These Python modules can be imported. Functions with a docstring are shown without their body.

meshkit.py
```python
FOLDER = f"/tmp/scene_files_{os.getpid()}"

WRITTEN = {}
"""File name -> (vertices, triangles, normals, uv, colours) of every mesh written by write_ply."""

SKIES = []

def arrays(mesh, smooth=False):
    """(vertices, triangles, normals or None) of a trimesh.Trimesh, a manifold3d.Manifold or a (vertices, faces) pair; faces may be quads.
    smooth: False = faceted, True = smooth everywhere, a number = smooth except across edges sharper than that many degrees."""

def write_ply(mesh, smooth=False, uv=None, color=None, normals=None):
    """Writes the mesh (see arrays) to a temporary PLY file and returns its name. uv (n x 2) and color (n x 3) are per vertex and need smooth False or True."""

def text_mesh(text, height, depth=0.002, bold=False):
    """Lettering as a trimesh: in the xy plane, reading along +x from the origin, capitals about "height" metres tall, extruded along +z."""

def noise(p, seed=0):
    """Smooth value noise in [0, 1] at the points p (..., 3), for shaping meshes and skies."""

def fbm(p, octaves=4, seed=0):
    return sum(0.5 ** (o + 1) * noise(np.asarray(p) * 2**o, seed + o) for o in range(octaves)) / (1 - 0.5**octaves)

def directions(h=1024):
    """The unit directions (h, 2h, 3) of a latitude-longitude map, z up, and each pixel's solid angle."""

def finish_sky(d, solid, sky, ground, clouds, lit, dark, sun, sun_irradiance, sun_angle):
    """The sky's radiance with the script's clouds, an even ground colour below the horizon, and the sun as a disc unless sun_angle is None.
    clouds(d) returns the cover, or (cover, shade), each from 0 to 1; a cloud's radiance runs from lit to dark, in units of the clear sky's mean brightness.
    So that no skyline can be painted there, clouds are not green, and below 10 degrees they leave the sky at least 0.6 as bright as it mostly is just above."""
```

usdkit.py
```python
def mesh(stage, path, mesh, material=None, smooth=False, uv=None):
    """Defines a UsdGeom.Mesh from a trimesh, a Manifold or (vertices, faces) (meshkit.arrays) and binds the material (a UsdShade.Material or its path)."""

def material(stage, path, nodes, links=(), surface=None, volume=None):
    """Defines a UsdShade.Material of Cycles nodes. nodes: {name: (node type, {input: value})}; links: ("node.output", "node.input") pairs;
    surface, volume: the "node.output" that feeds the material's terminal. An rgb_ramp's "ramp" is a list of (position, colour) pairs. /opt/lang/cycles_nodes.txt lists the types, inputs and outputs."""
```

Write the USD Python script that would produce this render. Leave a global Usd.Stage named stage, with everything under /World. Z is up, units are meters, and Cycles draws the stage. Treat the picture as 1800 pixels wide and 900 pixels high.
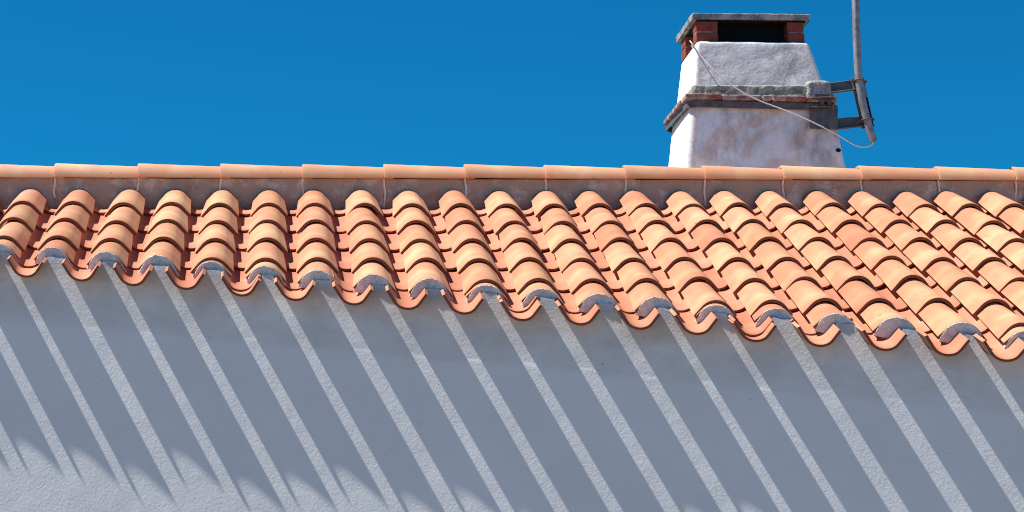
import math
import numpy as np
import trimesh
from pxr import Usd, UsdGeom, UsdLux, UsdShade, Gf, Sdf
import usdkit, meshkit

stage = Usd.Stage.CreateInMemory()
UsdGeom.SetStageUpAxis(stage, UsdGeom.Tokens.z)
UsdGeom.SetStageMetersPerUnit(stage, 1.0)
UsdGeom.Xform.Define(stage, '/World')
UsdGeom.Scope.Define(stage, '/World/Looks')
rng = np.random.default_rng(7)

# ------------------------------------------------------------------ camera, sky, sun, exposure
GZ = 3.6                                   # height of the roof frame's origin above the ground
EXPOSURE = 1.05
SUN = np.array([-0.4861, 0.0697, 0.8741]); SUN /= np.linalg.norm(SUN)     # direction towards the sun
SUN_INTENSITY, SKY_STRENGTH = 1.25, 0.05

cam = UsdGeom.Camera.Define(stage, '/World/camera')
ax = np.array([[0.995004, -0.098514, -0.01616], [-0.000631, 0.155674, -0.987808], [0.099828, 0.982884, 0.154834]])
m = Gf.Matrix4d(1.0)
m.SetRow(0, Gf.Vec4d(*map(float, ax[0]), 0)); m.SetRow(1, Gf.Vec4d(*map(float, -ax[1]), 0))
m.SetRow(2, Gf.Vec4d(*map(float, -ax[2]), 0)); m.SetRow(3, Gf.Vec4d(-0.82282, -10.96339, -2.01499 + GZ, 1))
cam.AddTransformOp().Set(m)
cam.CreateHorizontalApertureAttr(36.0); cam.CreateVerticalApertureAttr(18.0)
cam.CreateFocalLengthAttr(76.976)
cam.CreateClippingRangeAttr(Gf.Vec2f(0.1, 5000))
cam.CreateExposureAttr(EXPOSURE)

sky = UsdLux.DomeLight.Define(stage, '/World/sky')
sky_mat = usdkit.material(stage, '/World/Looks/sky', {
    's': ('sky_texture', {'sky_type': 'single_scattering', 'sun_disc': False, 'sun_elevation': math.asin(SUN[2]),
                          'sun_rotation': math.atan2(SUN[0], SUN[1]), 'altitude': 600.0, 'air_density': 1.0,
                          'aerosol_density': 0.15, 'ozone_density': 2.2}),
    'h': ('mix_color', {'blend_type': 'multiply', 'fac': 1.0, 'b': (0.03, 0.60, 0.945)}),
    'b': ('background_shader', {'strength': SKY_STRENGTH})},
    [('s.color', 'h.a'), ('h.result', 'b.color')], surface='b.background')
UsdShade.MaterialBindingAPI.Apply(sky.GetPrim()).Bind(sky_mat)
sky.GetPrim().SetCustomDataByKey('kind', 'structure')

sun = UsdLux.DistantLight.Define(stage, '/World/sun')
zax = SUN; xax = np.cross([0, 0, 1], zax); xax /= np.linalg.norm(xax); yax = np.cross(zax, xax)
m = Gf.Matrix4d(1.0)
for r, a in enumerate((xax, yax, zax)):
    m.SetRow(r, Gf.Vec4d(*map(float, a), 0))
sun.AddTransformOp().Set(m)
sun.CreateIntensityAttr(SUN_INTENSITY); sun.CreateAngleAttr(0.5); sun.CreateNormalizeAttr(True)
sun.CreateColorAttr(Gf.Vec3f(1.0, 0.98, 0.945))

# ------------------------------------------------------------------ helpers
TH = math.radians(22.950832)
L2W = np.array([[1, 0, 0], [0, math.cos(TH), -math.sin(TH)], [0, math.sin(TH), math.cos(TH)]])
OFF = np.array([0, 0, GZ])


def W(p):
    """roof-frame points (u along the ridge, v up the slope, w off the slope) -> world"""
    return np.asarray(p, float) @ L2W.T + OFF


used = {}


def path(parent, name):
    n = used.get((parent, name), 0); used[(parent, name)] = n + 1
    return f'{parent}/{name}' + (f'_{n:03d}' if n else '')


BASES = {}


def thing(name, label, category, base, group=None):
    p = path('/World', name)
    x = UsdGeom.Xform.Define(stage, p); x.AddTranslateOp().Set(Gf.Vec3d(*map(float, base)))
    tag(x.GetPrim(), label, category, group)
    BASES[p] = np.asarray(base, float)
    return p


def tag(prim, label=None, category=None, group=None, kind=None):
    for k, v in (('label', label), ('category', category), ('group', group), ('kind', kind)):
        if v:
            prim.SetCustomDataByKey(k, v)


def part(parent, name, mesh, mat, smooth=False, uv=None, label=None, kind=None):
    """mesh in world coordinates: (vertices, faces) or trimesh"""
    root = '/'.join(parent.split('/')[:3])
    off = BASES.get(root, np.zeros(3))
    if isinstance(mesh, trimesh.Trimesh):
        mesh = (mesh.vertices, mesh.faces)
    v, f = np.asarray(mesh[0], float) - off, np.asarray(mesh[1], int)
    p = path(parent, name)
    g = usdkit.mesh(stage, p, (v, f), mat, smooth=smooth, uv=uv)
    tag(g.GetPrim(), label=label, kind=kind)
    return p


class MB:
    """collects pieces into one mesh"""
    def __init__(self): self.v, self.f, self.n = [], [], 0

    def add(self, v, f):
        f = np.asarray(f, int)
        if f.shape[1] == 4:
            f = np.vstack([f[:, [0, 1, 2]], f[:, [0, 2, 3]]])
        self.v.append(np.asarray(v, float)); self.f.append(f + self.n); self.n += len(v)
        return self

    def tri(self, t): return self.add(t.vertices, t.faces)

    def get(self): return np.vstack(self.v), np.vstack(self.f)


def grid(nr, nc, close=False):
    """quads of an nr x nc vertex grid"""
    out = []
    for i in range(nr - 1):
        a = np.arange(nc if close else nc - 1)
        b = (a + 1) % nc
        out.append(np.stack([i * nc + a, i * nc + b, (i + 1) * nc + b, (i + 1) * nc + a], 1))
    return np.vstack(out)


def tube(points, radius, n=10, smooth_pts=0, caps=True):
    """a round bar along a polyline"""
    P = np.asarray(points, float)
    if smooth_pts:
        from scipy.interpolate import CubicSpline
        t = np.r_[0, np.cumsum(np.linalg.norm(np.diff(P, axis=0), axis=1))]
        P = CubicSpline(t, P)(np.linspace(0, t[-1], smooth_pts))
    T = np.gradient(P, axis=0); T /= np.linalg.norm(T, axis=1, keepdims=True)
    ref = np.array([0, 1.0, 0.13]); rings = []
    for p, t in zip(P, T):
        a = np.cross(t, ref); a /= np.linalg.norm(a); b = np.cross(t, a)
        ang = np.arange(n) * 2 * np.pi / n
        rings.append(p + radius * (np.cos(ang)[:, None] * a + np.sin(ang)[:, None] * b))
    v = np.vstack(rings); f = grid(len(P), n, True)
    f = np.vstack([f[:, [0, 1, 2]], f[:, [0, 2, 3]]])
    if caps:
        k = len(v); v = np.vstack([v, P[0], P[-1]])
        a = np.arange(n); b = (a + 1) % n
        f = np.vstack([f, np.stack([np.full(n, k), b, a], 1), np.stack([np.full(n, k + 1), (len(P) - 1) * n + a, (len(P) - 1) * n + b], 1)])
    return v, f


def box(lo, hi, bevel=0.003):
    """a box with chamfered edges"""
    lo, hi = np.asarray(lo, float), np.asarray(hi, float)
    b = min(bevel, 0.45 * (hi - lo).min())
    pts = []
    for sx_ in (0, 1):
        for sy in (0, 1):
            for sz in (0, 1):
                c = np.where([sx_, sy, sz], hi, lo); d = np.where([sx_, sy, sz], -1, 1) * b
                pts += [c + d * [0, 1, 1], c + d * [1, 0, 1], c + d * [1, 1, 0]]
    return trimesh.convex.convex_hull(np.array(pts))


def oriented_box(p0, p1, across, width, thick, bevel=0.002):
    """flat bar from p0 to p1; 'across' = direction of its width"""
    p0, p1 = np.asarray(p0, float), np.asarray(p1, float)
    t = p1 - p0; L = np.linalg.norm(t); t /= L
    a = np.asarray(across, float); a = a - t * (a @ t); a /= np.linalg.norm(a); c = np.cross(t, a)
    m_ = box((0, -width / 2, -thick / 2), (L, width / 2, thick / 2), bevel)
    m_.vertices = p0 + m_.vertices @ np.stack([t, a, c])
    return m_


# ------------------------------------------------------------------ materials
def M(name, nodes, links, surface='p.BSDF'):
    return usdkit.material(stage, '/World/Looks/' + name, nodes, links, surface=surface)


def tile_material(name, salmon, pale, rosy, lip_shade=(.22, .06, .028)):  # lip end faces get a darker red: their shade painted into the colour
    return M(name, {
        'g': ('geometry', {}), 'oi': ('object_info', {}), 'uv': ('uvmap', {'attribute': 'st'}), 'sx': ('separate_xyz', {}),
        'off': ('math', {'math_type': 'multiply', 'value2': 37.0}), 'cv': ('combine_xyz', {}),
        'ps': ('vector_math', {'math_type': 'add'}),
        'n1': ('noise_texture', {'scale': 5.5, 'detail': 1.6, 'roughness': 0.5}),
        'lipf': ('math', {'math_type': 'less_than', 'value2': -0.5}), 'clip_': ('mix_color', {'blend_type': 'mix', 'b': lip_shade}),
        'n2': ('noise_texture', {'scale': 9.0, 'detail': 2.2, 'roughness': 0.55}),
        'n3': ('noise_texture', {'scale': 260.0, 'detail': 3.0, 'roughness': 0.6}),
        'vr': ('rgb_ramp', {'ramp': [(0.0, (.45,) * 3), (.12, (.75,) * 3), (.38, (1,) * 3), (.62, (.35,) * 3), (1.0, (0,) * 3)]}),
        'r1': ('rgb_ramp', {'ramp': [(.30, (0,) * 3), (.62, (1,) * 3)]}),
        'fm0': ('math', {'math_type': 'multiply', 'use_clamp': True}), 'wn2': ('white_noise_texture', {'dimensions': '1D'}),
        'pj': ('math', {'math_type': 'multiply_add', 'value2': 0.5, 'value3': -0.24}), 'fm': ('math', {'math_type': 'add', 'use_clamp': True}),
        'r2': ('rgb_ramp', {'ramp': [(.42, (0,) * 3), (.68, (1,) * 3)]}),
        'c1': ('mix_color', {'blend_type': 'mix', 'a': salmon, 'b': pale}),
        'r2s': ('math', {'math_type': 'multiply', 'value2': 0.6}),
        'c2': ('mix_color', {'blend_type': 'mix', 'b': rosy}),
        'wn': ('white_noise_texture', {'dimensions': '1D'}),
        'tone': ('rgb_ramp', {'ramp': [(0, (.84, .78, .74)), (.3, (.96, .94, .92)), (.7, (1.02, 1.02, 1.02)), (1, (1.07, 1.12, 1.14))]}),
        'c3': ('mix_color', {'blend_type': 'multiply', 'fac': 1.0}),
        # small dark flecks
        'sp': ('noise_texture', {'scale': 55.0, 'detail': 1.5, 'roughness': 0.5}),
        'spm': ('mapping', {'scale': (1.0, 0.7, 1.0)}),
        'spr': ('rgb_ramp', {'ramp': [(.735, (0,) * 3), (.765, (.75,) * 3)]}),
        'c4': ('mix_color', {'blend_type': 'mix', 'b': (.16, .10, .06)}),
        # faint weathering film
        'gr': ('rgb_ramp', {'ramp': [(.35, (.93,) * 3), (.65, (1.03,) * 3)]}),
        'c5': ('mix_color', {'blend_type': 'multiply', 'fac': 1.0}),
        'bp': ('bump', {'strength': 1.0, 'distance': 0.00012}),
        'p': ('principled_bsdf', {'roughness': 0.78, 'specular_ior_level': 0.25, 'diffuse_roughness': 0.4})},
        [('oi.random', 'off.value1'), ('off.value', 'cv.x'), ('off.value', 'cv.y'), ('g.position', 'ps.vector1'), ('cv.vector', 'ps.vector2'),
         ('ps.vector', 'n1.vector'), ('ps.vector', 'n2.vector'), ('ps.vector', 'n3.vector'), ('ps.vector', 'spm.vector'), ('spm.vector', 'sp.vector'),
         ('uv.UV', 'sx.vector'), ('sx.y', 'vr.fac'), ('n1.fac', 'r1.fac'), ('vr.color', 'fm0.value1'), ('r1.color', 'fm0.value2'), ('off.value', 'wn2.w'), ('wn2.value', 'pj.value1'), ('fm0.value', 'fm.value1'), ('pj.value', 'fm.value2'), ('fm.value', 'c1.fac'),
         ('n2.fac', 'r2.fac'), ('r2.color', 'r2s.value1'), ('r2s.value', 'c2.fac'), ('c1.result', 'c2.a'),
         ('oi.random', 'wn.w'), ('wn.value', 'tone.fac'), ('c2.result', 'c3.a'), ('tone.color', 'c3.b'),
         ('sp.fac', 'spr.fac'), ('spr.color', 'c4.fac'), ('c3.result', 'c4.a'),
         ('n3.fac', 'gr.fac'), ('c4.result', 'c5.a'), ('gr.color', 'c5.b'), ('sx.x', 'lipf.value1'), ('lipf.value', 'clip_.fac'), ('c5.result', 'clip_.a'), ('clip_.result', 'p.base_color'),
         ('n3.fac', 'bp.height'), ('bp.normal', 'p.normal')])


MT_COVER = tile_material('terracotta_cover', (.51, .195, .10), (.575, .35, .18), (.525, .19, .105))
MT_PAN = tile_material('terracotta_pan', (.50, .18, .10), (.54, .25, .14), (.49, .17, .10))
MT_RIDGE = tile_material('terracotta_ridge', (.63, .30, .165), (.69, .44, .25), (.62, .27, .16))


def plaster(name, base, stain, stain_lo, stain_hi, stain_scale, grain, grain_d, relief, relief_d, stretch=(1, 1, 1), rough=0.9, extra=None):
    nodes = {
        'g': ('geometry', {}), 'mp': ('mapping', {'scale': stretch}),
        'n1': ('noise_texture', {'scale': stain_scale, 'detail': 6.0, 'roughness': 0.65}),
        'n2': ('noise_texture', {'scale': grain, 'detail': 4.0, 'roughness': 0.6, 'distortion': 0.6}),
        'n3': ('noise_texture', {'scale': relief, 'detail': 3.0, 'roughness': 0.55, 'distortion': 1.2}),
        'r1': ('rgb_ramp', {'ramp': [(stain_lo, (0,) * 3), (stain_hi, (1,) * 3)]}),
        'c1': ('mix_color', {'blend_type': 'mix', 'a': base, 'b': stain}),
        'b1': ('bump', {'strength': 1.0, 'distance': relief_d}), 'b2': ('bump', {'strength': 1.0, 'distance': grain_d}),
        'p': ('principled_bsdf', {'roughness': rough, 'specular_ior_level': 0.15})}
    links = [('g.position', 'mp.vector'), ('mp.vector', 'n1.vector'), ('g.position', 'n2.vector'), ('g.position', 'n3.vector'),
             ('n1.fac', 'r1.fac'), ('r1.color', 'c1.fac'), ('n3.fac', 'b1.height'), ('b1.normal', 'b2.normal'), ('n2.fac', 'b2.height'), ('b2.normal', 'p.normal')]
    last = 'c1.result'
    if extra:
        last = extra(nodes, links, last)
    links.append((last, 'p.base_color'))
    return M(name, nodes, links)


# eave line: v = E0 + E1 * u in the roof frame; the wall stands WD behind it
E1, E0, WD = -0.34612, -2.04402, 0.0934
TD = np.array([0.95277718, -0.3036703, 0.0]); ND = np.array([-0.3036703, -0.95277718, 0.0])
P0 = np.array([-2.0, -1.24477, 0.0]) - ND * WD


def wall_extra(nodes, links, last):
    """grey brown weathering in the band of render under the eaves, and specks"""
    # height below the eave line: z - slope * x
    nodes.update({
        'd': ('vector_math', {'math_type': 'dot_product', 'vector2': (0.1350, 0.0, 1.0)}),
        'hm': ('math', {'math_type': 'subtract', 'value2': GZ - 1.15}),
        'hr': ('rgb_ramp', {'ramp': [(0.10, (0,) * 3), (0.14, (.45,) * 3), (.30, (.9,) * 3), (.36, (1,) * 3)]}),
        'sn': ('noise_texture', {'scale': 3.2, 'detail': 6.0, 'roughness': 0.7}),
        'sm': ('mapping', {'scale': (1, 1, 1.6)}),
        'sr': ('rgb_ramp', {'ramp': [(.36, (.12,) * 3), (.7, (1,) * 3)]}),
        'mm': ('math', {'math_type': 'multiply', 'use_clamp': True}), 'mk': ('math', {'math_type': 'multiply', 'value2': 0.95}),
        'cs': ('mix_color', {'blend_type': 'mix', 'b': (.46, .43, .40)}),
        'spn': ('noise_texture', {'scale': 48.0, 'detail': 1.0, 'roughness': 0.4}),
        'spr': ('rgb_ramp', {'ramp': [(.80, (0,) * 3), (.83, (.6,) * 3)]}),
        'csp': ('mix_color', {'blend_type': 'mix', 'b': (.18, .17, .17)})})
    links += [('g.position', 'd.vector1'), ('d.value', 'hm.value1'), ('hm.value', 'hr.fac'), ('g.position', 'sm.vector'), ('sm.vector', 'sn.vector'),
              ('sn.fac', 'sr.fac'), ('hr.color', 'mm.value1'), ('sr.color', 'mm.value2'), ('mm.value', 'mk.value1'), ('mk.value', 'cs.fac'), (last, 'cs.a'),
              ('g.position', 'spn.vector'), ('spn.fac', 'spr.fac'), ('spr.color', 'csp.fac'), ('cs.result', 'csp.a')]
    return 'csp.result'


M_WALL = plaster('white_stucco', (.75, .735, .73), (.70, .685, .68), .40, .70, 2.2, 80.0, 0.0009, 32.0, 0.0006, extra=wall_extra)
M_EAVE_MORTAR = plaster('eave_mortar', (.62, .60, .60), (.44, .42, .415), .42, .66, 30.0, 150.0, 0.004, 60.0, 0.006)
M_RIDGE_MORTAR = plaster('ridge_mortar', (.40, .275, .20), (.56, .46, .36), .52, .68, 11.0, 130.0, 0.0022, 22.0, 0.006)
M_JOINT = plaster('pale_mortar', (.80, .72, .60), (.62, .54, .44), .45, .7, 30.0, 150.0, 0.002, 60.0, 0.002)


def chimney_extra(nodes, links, last):
    nodes.update({
        'st': ('noise_texture', {'scale': 10.0, 'detail': 8.0, 'roughness': 0.75}), 'lf': ('noise_texture', {'scale': 3.0, 'detail': 1.0}), 'lfr': ('rgb_ramp', {'ramp': [(.40, (.32,) * 3), (.60, (1,) * 3)]}), 'lfm': ('math', {'math_type': 'multiply'}), 'stm': ('mapping', {'scale': (1.0, 1.0, .45)}),
        'str': ('rgb_ramp', {'ramp': [(.42, (0,) * 3), (.62, (1,) * 3)]}), 'cst': ('mix_color', {'blend_type': 'mix', 'b': (.27, .275, .28)}),
        'ge': ('separate_xyz', {}), 'fr': ('rgb_ramp', {'ramp': [(.55, (0,) * 3), (.85, (.78,) * 3)]}),
        'ny': ('math', {'math_type': 'multiply', 'value2': -1.0}), 'sf': ('math', {'math_type': 'multiply', 'use_clamp': True})})
    links += [('g.position', 'stm.vector'), ('stm.vector', 'st.vector'), ('st.fac', 'str.fac'), ('g.position', 'lf.vector'), ('lf.fac', 'lfr.fac'), ('str.color', 'lfm.value1'), ('lfr.color', 'lfm.value2'), ('g.true_normal', 'ge.vector'), ('ge.y', 'ny.value1'),
              ('ny.value', 'fr.fac'), ('lfm.value', 'sf.value1'), ('fr.color', 'sf.value2'), ('sf.value', 'cst.fac'), (last, 'cst.a')]
    return 'cst.result'


M_CHIM = plaster('chimney_limewash', (.66, .665, .68), (.53, .535, .545), .48, .72, 6.0, 90.0, 0.0010, 22.0, 0.0022, extra=chimney_extra)
M_CHIM_DIRT = plaster('lichen_render', (.34, .325, .29), (.17, .17, .13), .42, .62, 16.0, 90.0, 0.003, 30.0, 0.006)
M_SLAB = plaster('chimney_slab', (.33, .31, .30), (.13, .13, .135), .42, .60, 13.0, 110.0, 0.002, 30.0, 0.005)
M_BRICK = plaster('red_brick', (.23, .052, .032), (.15, .04, .028), .42, .68, 22.0, 180.0, 0.0015, 60.0, 0.002)
M_CORNICE = plaster('cornice_tile', (.21, .085, .065), (.36, .31, .295), .44, .62, 18.0, 150.0, 0.0015, 50.0, 0.003)
M_SOOT_SHADE = plaster('soot_shade', (.006, .006, .006), (.010, .010, .010), .4, .6, 8.0, 60.0, 0.001, 20.0, 0.002)  # soot black that also paints in the shade under the slab
M_GROUT = plaster('grey_grout', (.33, .315, .305), (.19, .175, .165), .45, .65, 25.0, 140.0, 0.003, 45.0, 0.008)
M_GALV = M('galvanised_steel', {
    'g': ('geometry', {}), 'n': ('noise_texture', {'scale': 30.0, 'detail': 5.0, 'roughness': 0.65}),
    'r': ('rgb_ramp', {'ramp': [(.35, (.17, .17, .18)), (.6, (.30, .30, .315)), (.75, (.30, .25, .21))]}),
    'p': ('principled_bsdf', {'metallic': 0.55, 'roughness': 0.55})},
    [('g.position', 'n.vector'), ('n.fac', 'r.fac'), ('r.color', 'p.base_color')])
M_STEEL = M('painted_steel', {
    'g': ('geometry', {}), 'n': ('noise_texture', {'scale': 26.0, 'detail': 6.0, 'roughness': 0.7}),
    'r': ('rgb_ramp', {'ramp': [(.40, (.05, .05, .055)), (.58, (.085, .085, .09)), (.70, (.11, .07, .05))]}),
    'p': ('principled_bsdf', {'metallic': 0.0, 'roughness': 0.65})},
    [('g.position', 'n.vector'), ('n.fac', 'r.fac'), ('r.color', 'p.base_color')])
M_RUST = M('rusty_steel', {
    'g': ('geometry', {}), 'n': ('noise_texture', {'scale': 60.0, 'detail': 6.0, 'roughness': 0.7}),
    'r': ('rgb_ramp', {'ramp': [(.35, (.07, .04, .03)), (.6, (.13, .075, .05)), (.75, (.13, .125, .125))]}),
    'p': ('principled_bsdf', {'roughness': 0.85})},
    [('g.position', 'n.vector'), ('n.fac', 'r.fac'), ('r.color', 'p.base_color')])
M_CABLE = M('cable_sheath', {'p': ('principled_bsdf', {'base_color': (.62, .60, .57), 'roughness': 0.55})}, [])
M_GROUND = plaster('ground_paving', (.185, .155, .135), (.155, .13, .11), .4, .65, 0.8, 30.0, 0.002, 4.0, 0.004)
M_DECK = plaster('roof_deck', (.30, .24, .20), (.22, .18, .15), .4, .65, 4.0, 60.0, 0.002, 10.0, 0.004)

# ------------------------------------------------------------------ the setting: ground
g = usdkit.mesh(stage, '/World/ground', (np.array([[-900, -900, 0], [900, -900, 0], [900, 900, 0], [-900, 900, 0]], float), np.array([[0, 1, 2, 3]])), M_GROUND)
tag(g.GetPrim(), label='pale dry ground around the foot of the white house', kind='structure')

# ------------------------------------------------------------------ the house
U0, U1 = -3.35, 4.15                                  # ends of the roof along the ridge
RIDGE_Y, BACK_Y = 0.085, 3.2
house = thing('house', 'white stuccoed house with a terracotta barrel tile roof under a blue sky', 'house', (0, 0, 0))


def eave_v(u): return E0 + E1 * u


def pan_profile(W_, H_, r=0.068, a=60, n=16):
    """U trough, symmetrical, as x and height (0 at the bottom, H_ at the tips)"""
    a = math.radians(a)
    ang = np.linspace(-a, a, n - 2)
    x = np.r_[0, r * np.sin(ang), 0]; y = np.r_[0, r * (1 - np.cos(ang)), 0]
    x[0], x[-1] = x[1] - 0.0291, x[-2] + 0.0291
    y[0] = y[-1] = y[1] + 0.0291 * math.tan(a)
    return x * (W_ / (x[-1] - x[0])), y * (H_ / y[0])


def cover_profile(W_, H_, n=18):
    x, y = pan_profile(W_, H_, r=0.070, a=48, n=n)
    return x, H_ - y


def tile_mesh(kind, u, v_lip, w_lip, length, W0, H0, Wl, Hl, dw, thick=0.0135, yaw=0.0, n=17, nt=6, roll=0.0, skew=0.0, cut=0.0):
    """barrel tile; lip at v_lip, running up the slope by length. W0,H0 at the lip, Wl,Hl at the upper end; dw = change of w there."""
    prof = cover_profile if kind == 'cover' else pan_profile
    out_r, in_r = [], []
    ts = np.r_[0, 0.004 / length, np.linspace(0.06, 1, nt)]
    for k, t in enumerate(ts):
        W_, H_ = W0 + (Wl - W0) * t, H0 + (Hl - H0) * t
        x, y = prof(W_, H_, n=n)
        tx, ty = np.gradient(x), np.gradient(y)
        L = np.hypot(tx, ty); nx, ny = ty / L, -tx / L            # normal
        if kind == 'cover':
            nx, ny = -nx, -ny                                     # outwards is up for covers
        if ny[len(ny) // 2] < 0 and kind == 'cover':
            nx, ny = -nx, -ny
        if kind == 'pan' and ny[len(ny) // 2] > 0:
            nx, ny = -nx, -ny
        c = 0.0025 if k == 0 else 0.0
        xo, yo = x - nx * c, y - ny * c
        xi, yi = x - nx * (thick - c), y - ny * (thick - c)
        vv = t * length
        uu = math.tan(yaw) * vv
        wz = w_lip + dw * t
        for dst, X, Y in ((out_r, xo, yo), (in_r, xi, yi)):
            X2, Y2 = X * math.cos(roll) - Y * math.sin(roll), X * math.sin(roll) + Y * math.cos(roll)
            dst.append(np.stack([u + uu + X2, v_lip + vv + (skew * X2 + cut * Y2) * (1 - t), wz + Y2], 1))
    O, I = np.vstack(out_r), np.vstack(in_r)
    nr = len(ts)
    mb = MB(); uv = []
    su = np.tile(np.linspace(0, 1, n), nr); sv = np.repeat(ts, n)
    gq = grid(nr, n)
    flip = kind == 'pan'
    mb.add(O, gq if not flip else gq[:, ::-1]); uv.append(np.stack([su, sv], 1))
    mb.add(I, gq[:, ::-1] if not flip else gq); uv.append(np.stack([su, sv], 1))
    # lip face, upper end face, two long edges
    def strip(a, b, f):
        k = len(a)
        q = np.stack([np.arange(k - 1), np.arange(1, k), k + np.arange(1, k), k + np.arange(k - 1)], 1)
        mb.add(np.vstack([a, b]), q if f else q[:, ::-1])
    for (a, b, f, tv) in ((O[:n], I[:n], flip, 0.0), (O[-n:], I[-n:], not flip, 1.0)):
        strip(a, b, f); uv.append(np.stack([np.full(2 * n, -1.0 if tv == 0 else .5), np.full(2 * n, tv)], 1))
    for (j, f) in ((0, not flip), (n - 1, flip)):
        strip(O[j::n], I[j::n], f); uv.append(np.stack([np.full(2 * nr, 0.5), np.tile(ts, 2)], 1))
    V, F = mb.get()
    return W(V), F, np.vstack(uv)


def fix(V, F):
    """outward winding for a closed solid"""
    t = trimesh.Trimesh(V, F, process=False)
    return (V, F[:, ::-1]) if t.volume < 0 else (V, F)


SX, SR = 0.235, 0.36794
# measured sideways shifts of the columns (metres), first column of the photograph = 0
DU = {0: -.010, 1: -.004, 2: .003, 3: .002, 4: .001, 6: -.007, 7: -.002, 10: -.004, 11: -.007, 12: -.008, 13: -.009, 14: -.005, 15: -.011, 16: -.012, 17: .003, 18: .006, 19: .006}
DV = {0: .036, 1: .032, 3: .013, 4: -.006, 7: -.015, 8: -.012, 9: -.016, 10: -.007, 11: -.014, 12: -.006, 15: .018, 16: .015, 17: .012}
PAN_C = {0: .505, 1: 1.56, 2: 2.54, 3: 3.529, 4: 4.56, 5: 5.541, 6: 6.59, 7: 7.55, 8: 8.54, 9: 9.555, 10: 10.56, 11: 11.58, 12: 12.53, 13: 13.507, 14: 14.56, 15: 15.63, 16: 16.62, 17: 17.53}
PAN_DV = {-3: .010, -2: .012, -1: .008, 1: .012, 2: -.012, 4: .012, 6: .006, 7: -.012, 8: -.022, 9: -.012, 10: .009, 11: .022, 12: -.018, 15: .034, 17: -.02}
MORTAR_DV = {1: .04, 2: 0., 3: .015, 4: .012, 5: .0, 6: -.025, 7: -.03, 8: -.012, 9: .0, 10: .006, 11: -.01, 12: .015, 13: -.02, 14: .02, 15: -.003, 16: .008, 17: .035, 18: -.015}

# roof deck: a slab under the tiles, both slopes
deck = MB()
u = np.array([U0, U1])
dv = [eave_v(q) + 0.13 for q in u]
front = np.array([[U0, dv[0], -.075], [U1, dv[1], -.075], [U1, .095, -.075], [U0, .095, -.075]])
fl = front + [0, 0, -.09]
deck.tri(trimesh.convex.convex_hull(W(np.vstack([front, fl]))))
back = np.array([[U0, RIDGE_Y + .004, 0.03 + GZ - .075], [U1, RIDGE_Y + .004, 0.03 + GZ - .075], [U1, BACK_Y, GZ - 1.3], [U0, BACK_Y, GZ - 1.3]])
deck.tri(trimesh.convex.convex_hull(np.vstack([back, back - [0, 0, .1]])))
roof = part(house, 'roof', deck.get(), M_DECK)

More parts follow.
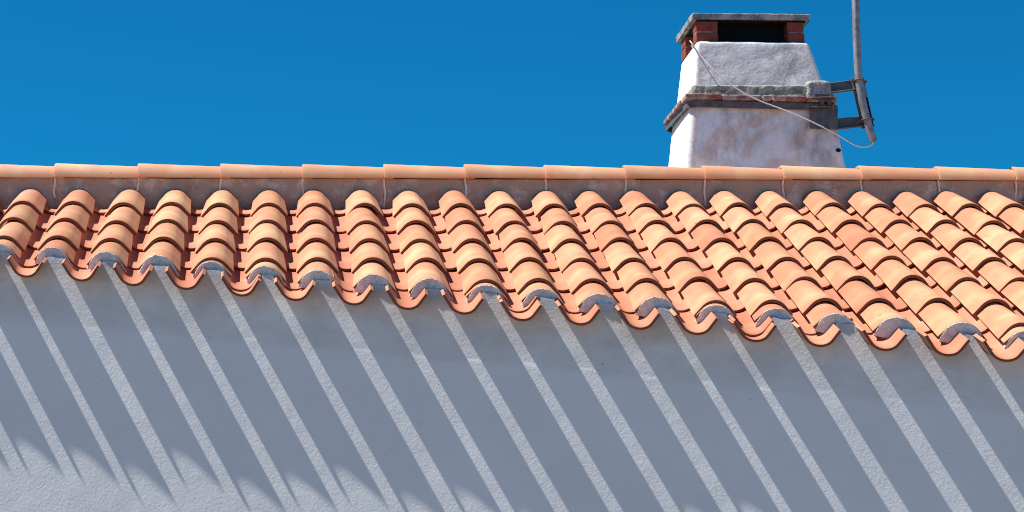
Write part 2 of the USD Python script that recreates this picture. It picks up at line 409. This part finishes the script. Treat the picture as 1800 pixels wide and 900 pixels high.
COLS = range(-4, 27)
last_cover = {}
for i in COLS:
    uc = (i - 9) * SX + DU.get(i, float(rng.normal(0, .004)))
    if uc < U0 + .1 or uc > U1 - .1:
        continue
    vm = eave_v(uc) + 0.1275 + float(np.clip(MORTAR_DV.get(i, float(rng.normal(0, .012))), -.006, .008))
    # covers on the grid
    j = 1
    lips = []
    while True:
        vl = -j * SR + DV.get(i, 0.0) * (1 if j < 7 else .6) + float(rng.normal(0, .005))
        if vl < vm - 0.004:
            break
        lips.append(vl); j += 1
    for vl in lips:
        yaw = float(rng.normal(0, .013)); dw_ = abs(float(rng.normal(0, .0018)))
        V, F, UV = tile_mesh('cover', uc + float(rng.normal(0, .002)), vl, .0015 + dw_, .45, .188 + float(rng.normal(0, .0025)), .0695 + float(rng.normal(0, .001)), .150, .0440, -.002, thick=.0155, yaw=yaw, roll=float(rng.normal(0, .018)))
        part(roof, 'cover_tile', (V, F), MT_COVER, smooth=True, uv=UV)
    gap = (lips[-1] - vm) if lips else 1.0
    if gap > 0.03:                                  # the cut tile at the eave, its mouth stopped with mortar
        Hc = .058 + .030 * min(gap, .37); Wc = .174 + .040 * min(gap, .37)
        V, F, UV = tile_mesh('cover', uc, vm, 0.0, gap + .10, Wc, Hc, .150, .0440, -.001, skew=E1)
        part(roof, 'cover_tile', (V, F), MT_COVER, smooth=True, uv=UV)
        last_cover[i] = (uc, vm, Wc, Hc, True)
    else:
        last_cover[i] = (uc, lips[-1] + .012, .187, .0685, False)

pans = {}
for i in COLS:
    uc = (i - 9) * SX + (PAN_C[i] - i) * SX if i in PAN_C else (i + .54 - 9) * SX + float(rng.normal(0, .004))
    if uc < U0 + .1 or uc > U1 - .1:
        continue
    ug = (i + .5 - 9) * SX + .5 * (DU.get(i, 0) + DU.get(i + 1, 0))       # the rows above follow the covers
    ve = eave_v(uc) + .4 * PAN_DV.get(i, float(rng.normal(0, .01)))
    lips = []
    j = 0
    while True:
        vl = -(j + .43) * SR + float(rng.normal(0, .006)) + .5 * (DV.get(i, 0) + DV.get(i + 1, 0))
        if vl < ve + 0.035:
            break
        lips.append(vl); j += 1
    for k, vl in enumerate(lips):
        near = np.clip((vl - ve) / 1.2, 0, 1)
        uu = uc * (1 - near) + ug * near
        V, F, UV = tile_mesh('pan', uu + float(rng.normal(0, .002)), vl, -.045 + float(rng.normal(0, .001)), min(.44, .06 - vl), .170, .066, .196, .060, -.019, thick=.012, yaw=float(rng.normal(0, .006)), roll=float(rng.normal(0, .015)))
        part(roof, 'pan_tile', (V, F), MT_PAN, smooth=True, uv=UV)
    x = lips[-1] - ve
    wl = -.058 + .030 * min(x, .37)
    We, He = .174 + float(rng.normal(0, .002)), .0735
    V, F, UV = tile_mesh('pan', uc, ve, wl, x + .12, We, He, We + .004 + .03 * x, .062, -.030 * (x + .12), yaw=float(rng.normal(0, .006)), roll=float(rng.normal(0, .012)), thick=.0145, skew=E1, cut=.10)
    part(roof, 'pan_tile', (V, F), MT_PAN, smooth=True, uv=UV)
    pans[i] = (uc, ve, wl, We, He)

# ridge: capping tiles on a band of mortar
RP = 0.414
k0 = int(math.floor((U0 + 2.014) / RP)); k1 = int(math.ceil((U1 + 2.014) / RP))
RZ = GZ + 0.116
for k in range(k0, k1):
    xa = -2.014 + k * RP; xb = xa + RP + .05
    xa, xb = max(xa, U0), min(xb, U1)
    n = 20; rows = []
    ts = np.r_[0, .004 / (xb - xa), np.linspace(.05, 1, 6)]
    tilt = float(rng.normal(0, .0015)); sh = float(rng.normal(0, .002))
    mb = MB(); O, I = [], []
    for q, t in enumerate(ts):
        W_ = .206 - .040 * t; H_ = .0850 - .0170 * t
        th_ = np.radians(np.linspace(-84, 84, n)); x = -np.sin(-th_) * W_ / 2 / math.sin(math.radians(84)); y = (np.cos(th_) - math.cos(math.radians(84))) / (1 - math.cos(math.radians(84))) * H_
        tx, ty = np.gradient(x), np.gradient(y); L = np.hypot(tx, ty); nx, ny = -ty / L, tx / L
        c = .0025 if q == 0 else 0.0
        X = np.full(n, xa + t * (xb - xa))
        for dst, d in ((O, c), (I, .0135 - c)):
            dst.append(np.stack([X, RIDGE_Y + sh + x - nx * d, RZ + tilt + y - ny * d], 1))
    O, I = np.vstack(O), np.vstack(I); nr = len(ts); gq = grid(nr, n)
    uvs = [np.stack([np.tile(np.linspace(0, 1, n), nr), np.repeat(ts, n)], 1)] * 2
    mb.add(O, gq[:, ::-1]); mb.add(I, gq)
    for a, b in ((O[:n], I[:n]), (O[-n:], I[-n:])):
        q = np.stack([np.arange(n - 1), np.arange(1, n), n + np.arange(1, n), n + np.arange(n - 1)], 1)
        mb.add(np.vstack([a, b]), q); uvs.append(np.stack([np.tile(np.linspace(0, 1, n), 2), np.full(2 * n, .9)], 1))
    for jj in (0, n - 1):
        a, b = O[jj::n], I[jj::n]
        q = np.stack([np.arange(nr - 1), np.arange(1, nr), nr + np.arange(1, nr), nr + np.arange(nr - 1)], 1)
        mb.add(np.vstack([a, b]), q); uvs.append(np.stack([np.full(2 * nr, .5), np.tile(ts, 2)], 1))
    V, F = mb.get()
    part(roof, 'ridge_tile', (V, F), MT_RIDGE, smooth=True, uv=np.vstack(uvs))
    # the mortar bed under this capping tile: front face uneven
    xb2 = min(xa + RP + .004, U1)
    nx_, nz_ = 42, 16
    X, Z = np.meshgrid(np.linspace(xa + .002, xb2, nx_), np.linspace(0, 1, nz_))
    zz = GZ - .10 + Z * (.112 + .10)
    ybase = .016 + .010 * (1 - Z) - .0
    nzv = meshkit.fbm(np.stack([X * 9, Z * 2.2 + 3 * k, Z * 0 + k], -1), 4, seed=11) - .5
    edge = np.minimum(X - xa, xb2 - X); rnd = .006 * np.exp(-edge / .006)
    # bulge up against each cover tile
    bul = np.zeros_like(X)
    for i in last_cover:
        uc = last_cover[i][0]
        rr = np.hypot((X - uc) / .085, (zz - GZ + .02) / .078)
        bul += .0 * np.exp(-((rr - .98) / .07) ** 2)
    Y = ybase + .020 * nzv + rnd - bul
    fr = np.stack([X, Y, zz], -1).reshape(-1, 3)
    mb = MB().add(fr, grid(nz_, nx_))
    top = np.stack([X[-1], Y[-1], zz[-1]], 1); topb = top.copy(); topb[:, 1] = RIDGE_Y + .06
    kq = np.arange(nx_ - 1)
    mb.add(np.vstack([top, topb]), np.stack([kq, kq + 1, nx_ + kq + 1, nx_ + kq], 1))
    for c, fl_ in ((0, 1), (nx_ - 1, 0)):
        side = np.stack([X[:, c], Y[:, c], zz[:, c]], 1); sb = side.copy(); sb[:, 1] = RIDGE_Y + .06
        kk = np.arange(nz_ - 1); q = np.stack([kk, kk + 1, nz_ + kk + 1, nz_ + kk], 1)
        mb.add(np.vstack([side, sb]), q if fl_ else q[:, ::-1])
    part(roof, 'ridge_mortar', mb.get(), M_RIDGE_MORTAR, smooth=True)
    # bead of pale mortar at the joint
    if xa > U0 + .05:
        pts = []
        for t in np.linspace(0, 1, 9):
            pts.append([xa + .003 * math.sin(7 * t + k) + .002, .0165 + .009 * t + .002 * math.sin(5 * t + 2 * k), GZ + .118 - t * (.105 + .06 * ((k * 37) % 10) / 10)])
        bv, bf = tube(pts, .0058, 8, smooth_pts=16)
        bv = bv + (meshkit.fbm(bv * 60, 2, seed=5)[:, None] - .5) * .005
        part(roof, 'mortar_joint', (bv, bf), M_JOINT, smooth=True)
# the far side of the ridge: plain bedding so that the capping tiles are closed off
mbk = box((U0 + .01, RIDGE_Y + .062, GZ - .15), (U1 - .01, RIDGE_Y + .085, GZ + .115))
part(roof, 'ridge_bedding', mbk, M_JOINT)

# mortar stops in the mouths of the eave covers
for i, (uc, vm, Wc, Hc, cut) in last_cover.items():
    sc = 1.0 if cut else .86
    prof_n = 23
    x, y = cover_profile(Wc * sc, Hc * sc, prof_n)
    fwd = 0.0 if cut else .012
    y_wall = lambda u_: P0[1] + (u_ - P0[0]) / TD[0] * TD[1]
    rings = []
    for back, s_, mode in ((.045, .80, 0), (.020, .88, 0), (.004, .955, 0), (-.0015, .988, 0), (-.0022, .93, 0), (-.0018, .845, 0), (0, .79, 1), (0, .62, 1), (0, .42, 1), (0, .2, 1), (0, .02, 1)):
        xx, yy = x * s_, y * s_ - .012 * (1 - s_)
        foot = np.abs(np.linspace(-1, 1, prof_n)) > .96
        yy = np.where(foot, yy - .02, yy)
        lip = vm + fwd + (E1 * xx if cut else 0 * xx)
        vw = (y_wall(uc + xx) + yy * math.sin(TH)) / math.cos(TH) + np.where(s_ > .5, .0030, .0005)
        rings.append(np.stack([uc + xx, np.maximum(vw - .0005, lip + .0022) if mode else lip + back, yy], 1))
    Vv = np.vstack(rings)
    ns = meshkit.fbm(Vv * 48 + [i * 3.1, 0, 0], 4, seed=3) - .5
    n2 = meshkit.fbm(Vv * 48 + [i * 3.1, 9, 5], 4, seed=4) - .5
    amp = np.repeat(np.array([.2, .2, .3, .5, .7] + [1.0] * (len(rings) - 5)), prof_n)
    Vv = Vv + np.stack([ns * .003, n2 * .009, ns * .003], 1) * amp[:, None]
    part(roof, 'eave_mortar', (W(Vv), grid(len(rings), prof_n)[:, ::-1]), M_EAVE_MORTAR, smooth=True)

# front wall: a fine sheet whose top follows the undersides of the pan tiles
def wall_top(s):
    p = P0 + np.outer(s, TD)
    uq, yq = p[:, 0], p[:, 1]
    wt = .023 + .010 * (meshkit.fbm(np.c_[s * 22, s * 0, s * 0], 3, seed=14) - .5)
    for i, (uc, ve, wl, We, He) in pans.items():
        px, py = pan_profile(We + .004, He, n=41)
        inside = np.abs(uq - uc) < (We + .004) / 2
        wt[inside] = np.interp(uq[inside] - uc, px, py) + wl - .006
    vq = (yq + wt * math.sin(TH)) / math.cos(TH)
    return vq * math.sin(TH) + wt * math.cos(TH)


s0 = (U0 + .02 - P0[0]) / TD[0]; s1 = (U1 - .02 - P0[0]) / TD[0]
S = np.linspace(s0, s1, 1900)
zt = wall_top(S)
# seam of the lower render coat (height over the plan position)
SE = np.array([[-3.4, -.60], [-2.117, -.752], [-.81, -.911], [-.016, -1.017], [.876, -1.140], [1.62, -1.2445], [4.2, -1.60]])
xs = P0[0] + S * TD[0]
zseam = np.interp(xs, SE[:, 0], SE[:, 1]) + .005 * np.sin(xs * 5.1) + .004 * np.sin(xs * 13.7 + 1)
zb = -GZ + 0.0 * S
rowsz = []
for t in np.linspace(0, 1, 44):
    rowsz.append(zt + (zseam + .012 - zt) * t)
rowsz += [zseam + .007, zseam + .002, zseam - .003, zseam - .009]
nlow = 115
for t in np.linspace(0, 1, nlow):
    rowsz.append(zseam - .016 + (zb - zseam + .016) * t ** 1.2)
Zg = np.array(rowsz); nr = len(Zg)
Sg = np.tile(S, (nr, 1))
step = np.interp((zseam - Zg), [-.008, -.003, .004, .012], [0, .0002, .0018, .0021])
fade = (.25 + .75 * np.exp(-((xs - .35) / 1.0) ** 2)) * np.clip(.5 + .7 * (meshkit.fbm(np.stack([Sg * 1.1, Sg * 0, Sg * 0], -1), 2, seed=9) - .35), .25, 1)
und = (meshkit.fbm(np.stack([Sg * 2.3, Zg * 2.3, Sg * 0], -1), 3, seed=2) - .5) * .0040 + (meshkit.fbm(np.stack([Sg * 14, Zg * 14, Sg * 0 + 4], -1), 2, seed=6) - .5) * .0010
outw = step * fade + und
Pw = P0 + Sg[..., None] * TD + outw[..., None] * ND
Pw[..., 2] = Zg + GZ
front_wall = part(house, 'wall', (Pw.reshape(-1, 3), grid(nr, len(S))[:, ::-1]), M_WALL, smooth=True)
# the wall's body behind it, side and rear walls
def prism(poly, z0, z1):
    poly = np.asarray(poly, float); k = len(poly)
    v = np.vstack([np.c_[poly, np.full(k, z0) if np.ndim(z0) == 0 else z0], np.c_[poly, np.full(k, z1) if np.ndim(z1) == 0 else z1]])
    return trimesh.convex.convex_hull(v)
A = P0 + TD * s0 - ND * .03; B = P0 + TD * s1 - ND * .03
def zroof(y): return y * math.tan(TH) + GZ - .19
for X_, Y_ in ((U0 + .02, A[1]), (U1 - .02, B[1])):
    sgn = 1 if X_ < 0 else -1
    pts = []
    for x_ in (X_, X_ + sgn * .25):
        Y_ = P0[1] + (x_ - P0[0]) / TD[0] * TD[1] + .02
        pts += [(x_, Y_, 0), (x_, BACK_Y - .1, 0), (x_, Y_, zroof(Y_)), (x_, RIDGE_Y, zroof(RIDGE_Y) + .02), (x_, BACK_Y - .1, GZ - 1.42)]
    part(house, 'gable_wall', trimesh.convex.convex_hull(np.array(pts)), M_WALL)
part(house, 'rear_wall', box((U0 + .28, BACK_Y - .36, 0), (U1 - .28, BACK_Y - .104, GZ - 1.42), .005), M_WALL)

# ------------------------------------------------------------------ chimney (a part of the house)
def frustum(b, t, z0, z1, r, nz=14, npl=26, amp=.006, scale=9, seed=1, top_round=.02, cap=True, droop=0.0):
    """plastered block: b, t = (x0,x1,y0,y1) at z0 and z1, rounded corners, uneven faces"""
    def loop(x0, x1, y0, y1, r):
        pts = []
        for (cx, cy, a0) in ((x1 - r, y0 + r, -90), (x1 - r, y1 - r, 0), (x0 + r, y1 - r, 90), (x0 + r, y0 + r, 180)):
            for a in np.radians(np.linspace(a0, a0 + 90, 7)):
                pts.append((cx + r * math.cos(a), cy + r * math.sin(a)))
        pts = np.array(pts + [pts[0]])
        out = []
        for q in range(len(pts) - 1):
            L = np.linalg.norm(pts[q + 1] - pts[q])
            k = max(1, int(round(L / (max(x1 - x0, y1 - y0) / npl))))
            out += [(q, f) for f in np.arange(k) / k]
        return pts, out
    pts0, idx = loop(*b, r)
    rings = []
    zs = [(z, 0.0) for z in np.linspace(z0, z1 - top_round, nz)] + [(z1 - top_round * (1 - math.sin(a)), top_round * (1 - math.cos(a))) for a in np.radians((30, 60, 90))]
    for z, ins in zs:
        f = (z - z0) / (z1 - z0)
        bb = [b[q] + (t[q] - b[q]) * f for q in range(4)]
        bb = [bb[0] + ins, bb[1] - ins, bb[2] + ins, bb[3] - ins]
        p, _ = loop(*bb, r)
        P = np.array([p[q] * (1 - fr_) + p[q + 1] * fr_ for q, fr_ in idx])
        rings.append(np.c_[P, np.full(len(P), z)])
    n = len(idx)
    if cap:
        c = rings[-1].mean(0)
        for s_ in (.8, .5, .2, .0):
            rings.append(c + (rings[-1 if s_ == .8 else -1] - c) * 0 + (rings[len(zs) - 1] - c) * s_)
    V = np.vstack(rings); F = grid(len(rings), n, True)
    cx = np.array([(b[0] + b[1]) / 2, (b[2] + b[3]) / 2])
    d = V[:, :2] - cx; d /= np.maximum(np.linalg.norm(d, axis=1, keepdims=True), 1e-6)
    ns = meshkit.fbm(V * scale, 4, seed=seed) - .5
    ns2 = meshkit.fbm(V * scale * 3.2, 3, seed=seed + 7) - .5
    V[:, :2] += d * ((ns + .35 * ns2) * amp * 2)[:, None]
    V[:, 2] += (meshkit.fbm(V * scale, 3, seed=seed + 3) - .5) * amp * np.clip((V[:, 2] - z0) / (z1 - z0), 0, 1)
    V[:, 2] -= droop * (V[:, 0] - b[0]) / (b[1] - b[0])
    V[:, 2] += GZ
    return V, F


V, F = frustum((1.180, 2.190, .190, .885), (1.283, 2.052, .252, .825), -.25, .585, .035, nz=30, npl=40, amp=.0035, scale=7, seed=21)
chimney = part(house, 'chimney', (V, F), M_CHIM, smooth=True, label='white limewashed chimney with brick vents under a grey slab')
V, F = frustum((1.298, 2.032, .247, .828), (1.338, 1.950, .308, .785), .615, .930, .022, nz=18, npl=46, amp=.005, scale=8, seed=31, top_round=.018)
part(chimney, 'upper_block', (V, F), M_CHIM, smooth=True)
V, F = frustum((1.288, 2.044, .236, .835), (1.298, 2.034, .246, .828), .590, .674, .02, nz=9, npl=60, amp=.011, scale=14, seed=41, top_round=.01, droop=.0)
part(chimney, 'dirty_fillet', (V, F), M_CHIM_DIRT, smooth=True)
# strip of thin tiles that makes the cornice: front, left, right and back
xx = 1.252
fr_edges = [1.252, 1.445, 1.447, 1.660, 1.665, 1.712, 1.722, 1.905, 1.908, 2.070]
for a, b in zip(fr_edges[0::2], fr_edges[1::2]):
    dz = -.020 * (a - 1.25)
    t_ = box((a, .216 + float(rng.normal(0, .002)), GZ + .590 + dz), (b, .36, GZ + .618 + dz + float(rng.normal(0, .002))), .004)
    part(chimney, 'cornice_tile', t_, M_CORNICE)
for a, b in ((.362, .52), (.523, .70), (.703, .864)):
    t_ = box((1.243 + float(rng.normal(0, .003)), a, GZ + .588), (1.40, b, GZ + .616 + float(rng.normal(0, .002))), .004)
    part(chimney, 'cornice_tile', t_, M_CORNICE)
for a, b in ((.362, .60), (.603, .864)):
    part(chimney, 'cornice_tile', box((1.94, a, GZ + .573), (2.082, b, GZ + .601), .004), M_CORNICE)
part(chimney, 'cornice_tile', box((1.402, .72, GZ + .580), (1.938, .866, GZ + .607), .004), M_CORNICE)
# brick posts at the corners carry the slab: two courses each
for (x0, x1) in ((1.338, 1.458), (1.842, 1.934)):
    for (y0, y1) in ((.334, .43), (.655, .780)):
        z = .926
        for c in range(2):
            h = .0565
            jx, jy = rng.normal(0, .002, 2)
            part(chimney, 'brick', box((x0 + jx, y0 + jy, GZ + z), (x1 + jx, y1 + jy, GZ + z + h), .004), M_BRICK)
            if c == 0:
                part(chimney, 'bed_joint', box((x0 + .004, y0 + .004, GZ + z + h - .001), (x1 - .004, y1 - .004, GZ + z + h + .008), .001), M_CORNICE)
            z += h + .007
# sooty flue throat seen between the posts
fl_ = MB()
fl_.tri(box((1.44, .425, GZ + .90), (1.845, .44, GZ + 1.048), .002)); fl_.tri(box((1.44, .635, GZ + .90), (1.845, .65, GZ + 1.048), .002))
fl_.tri(box((1.44, .442, GZ + .90), (1.46, .633, GZ + 1.048), .002)); fl_.tri(box((1.825, .442, GZ + .90), (1.845, .633, GZ + 1.048), .002))
part(chimney, 'flue', fl_.get(), M_SOOT_SHADE)
part(chimney, 'soot_crust', box((1.345, .336, GZ + 1.0455), (1.945, .82, GZ + 1.0515), .003), M_SOOT_SHADE)  # thin black plate added for soot and shade on the slab underside
V, F = frustum((1.322, 1.966, .326, .842), (1.318, 1.970, .322, .846), 1.054, 1.089, .008, nz=5, npl=60, amp=.003, scale=22, seed=51, top_round=.008)
slab_v = MB().add(V, F)
n_ = 0
bot = np.array([[1.326, .330, GZ + 1.0545], [1.962, .330, GZ + 1.0545], [1.962, .838, GZ + 1.0545], [1.326, .838, GZ + 1.0545]])
slab_v.add(bot, [[0, 3, 2, 1]])
part(chimney, 'cap_slab', slab_v.get(), M_SLAB, smooth=40)
V, F = frustum((1.905, 2.052, .222, .30), (1.912, 2.046, .228, .30), .592, .698, .022, nz=8, npl=16, amp=.008, scale=20, seed=61, top_round=.02)
part(chimney, 'grout_patch', (V, F), M_GROUT, smooth=True)
# old wall plug near the foot
pl = trimesh.creation.icosphere(2, .011); pl.vertices = pl.vertices * [1.3, .5, 1] + [2.066, .218, GZ + .315]
part(chimney, 'wall_plug', pl, M_SOOT_SHADE)
# lime fillet where the chimney meets the ridge
pts = [[x_, .196 - .01 * math.sin(9 * x_), GZ + .172 + .004 * math.sin(17 * x_)] for x_ in np.linspace(1.22, 2.15, 14)]
bv, bf = tube(pts, .018, 8, smooth_pts=50)
bv = bv + (meshkit.fbm(bv * 30, 3, seed=8)[:, None] - .5) * .012
part(chimney, 'lime_fillet', (bv, bf), M_JOINT, smooth=True)

# ------------------------------------------------------------------ antenna mast on its steel bracket
mast = thing('antenna_mast', 'grey steel pole clamped to a bracket at the side of the chimney', 'antenna mast', (2.19, .2, GZ + .35))
Yp = .195
pole_pts = [(2.216, 3.0), (2.206, 2.2), (2.196, 1.6), (2.188, 1.134), (2.1845, .95), (2.184, .821), (2.187, .70), (2.199, .59), (2.2165, .497), (2.234, .425), (2.252, .357)]
P = np.array([[x_, Yp, GZ + z_] for x_, z_ in pole_pts])
v_, f_ = tube(P, .0212, 20, smooth_pts=60, caps=False)
nring = 20
mb = MB().add(v_, f_)
v2, f2 = tube(P, .0175, 20, smooth_pts=60, caps=False); mb.add(v2, f2[:, ::-1])
a = np.arange(20); b = (a + 1) % 20
mb.add(np.vstack([v_[-20:], v2[-20:]]), np.stack([a, b, 20 + b, 20 + a], 1))
mb.add(np.vstack([v_[:20], v2[:20]]), np.stack([b, a, 20 + a, 20 + b], 1))
part(mast, 'pole', mb.get(), M_GALV, smooth=50)
# two angle-iron arms
for (xa, za, xb, zb_) in ((2.035, .661, 2.205, .680), (2.05, .463, 2.235, .480)):
    mb = MB()
    mb.tri(oriented_box((xa, .252, GZ + za), (xb, .232, GZ + zb_), (0, 0, 1), .056, .005))
    mb.tri(oriented_box((xa, .238, GZ + za - .0305), (xb, .218, GZ + zb_ - .0305), (0, 1, 0), .034, .005))
    part(mast, 'bracket_arm', mb.get(), M_STEEL)
# upright channel behind the pole
mb = MB()
mb.tri(oriented_box((2.183, .238, GZ + .715), (2.232, .238, GZ + .440), (1, 0, 0), .058, .005))
mb.tri(oriented_box((2.155, .224, GZ + .712), (2.204, .224, GZ + .440), (0, 1, 0), .030, .005))
mb.tri(oriented_box((2.2135, .224, GZ + .715), (2.2625, .224, GZ + .440), (0, 1, 0), .030, .005))
part(mast, 'bracket_channel', mb.get(), M_STEEL)
# U-bolts with nuts
for z_, tilt in ((.690, -.06), (.478, .10)):
    cx = np.interp(z_, [.357, .497, .59, .70, .82], [2.252, 2.2165, 2.199, 2.187, 2.184])
    ang = np.linspace(math.pi, 2 * math.pi, 11)
    pts = [(cx - .0255, .262, GZ + z_ + tilt * -.03)] + [(cx + .0255 * math.cos(q), Yp + .0255 * math.sin(q), GZ + z_ + tilt * .03 * math.cos(q)) for q in ang] + [(cx + .0255, .262, GZ + z_ + tilt * .03)]
    v_, f_ = tube(pts, .0036, 8)
    ub = part(mast, 'u_bolt', (v_, f_), M_RUST, smooth=60)
    for sgn in (-1, 1):
        nut = trimesh.creation.cylinder(.0085, .008, sections=6); nut.apply_transform(trimesh.transformations.rotation_matrix(math.pi / 2, (1, 0, 0)))
        nut.apply_translation((cx + sgn * .0255, .247, GZ + z_ + sgn * tilt * .03)); part(ub, 'nut', nut, M_RUST)
    sad = oriented_box((cx - .040, .211, GZ + z_ - tilt * .04), (cx + .046, .211, GZ + z_ + tilt * .05), (0, 0, 1), .016, .004)
    part(ub, 'saddle', sad, M_RUST)
# mounting plate on the chimney corner and its clamp
part(mast, 'mounting_plate', oriented_box((1.918, .219, GZ + .487), (2.070, .222, GZ + .483), (0, .04, 1), .112, .008), M_STEEL)
part(mast, 'mounting_plate', oriented_box((1.945, .216, GZ + .606), (2.05, .218, GZ + .603), (0, 0, 1), .034, .008), M_STEEL)
for zc in (.594, .545):
    cl = part(mast, 'clamp_lug', oriented_box((1.925, .206, GZ + zc), (2.058, .208, GZ + zc + .004), (0, 1, 0), .034, .006), M_RUST)
    for xq in (1.945, 2.035):
        bt = trimesh.creation.cylinder(.009, .012, sections=6); bt.apply_translation((xq, .200, GZ + zc + (.009 if zc > .57 else -.008))); part(cl, 'bolt', bt, M_RUST)
for xq in (1.985, 2.025):
    part(mast, 'clamp_block', box((xq - .011, .205, GZ + .549), (xq + .011, .235, GZ + .592), .002), M_STEEL)
# steel strap round the chimney
strap_lp = [(1.955, .2225), (1.30, .2270), (1.2640, .262), (1.2520, .845), (1.285, .872), (2.05, .872), (2.092, .835), (2.082, .262), (2.055, .2225)]
mb = MB()
for (p, q) in zip(strap_lp[:-1], strap_lp[1:]):
    z_ = lambda x_: GZ + .566 - .022 * (x_ - 1.25)
    mb.tri(oriented_box((p[0], p[1], z_(p[0])), (q[0], q[1], z_(q[0])), (0, 0, 1), .036, .0035, .001))
part(mast, 'strap', mb.get(), M_STEEL)
for xq in (1.36, 1.70):
    bt = trimesh.creation.icosphere(1, .006); bt.apply_translation((xq, .222, GZ + .562)); part(mast, 'rivet', bt, M_RUST)

# ------------------------------------------------------------------ the loose aerial cable
cab = np.array([[2.2445, .195, .395], [2.2480, .195, .362], [2.2470, .200, .345], [2.228, .205, .334], [2.176, .205, .332], [2.086, .200, .378], [1.965, .195, .442], [1.783, .190, .522],
                [1.662, .190, .567], [1.571, .190, .610], [1.496, .20, .662], [1.392, .232, .770], [1.318, .268, .880], [1.300, .275, .913], [1.298, .290, .922], [1.315, .34, .925], [1.34, .46, .935], [1.42, .53, .925]]) + [0, 0, GZ]
v_, f_ = tube(cab, .0035, 8, smooth_pts=90)
cable = usdkit.mesh(stage, '/World/cable', (v_, f_), M_CABLE, smooth=True)
tag(cable.GetPrim(), 'thin pale cable hanging from the pole across the front of the chimney', 'cable')
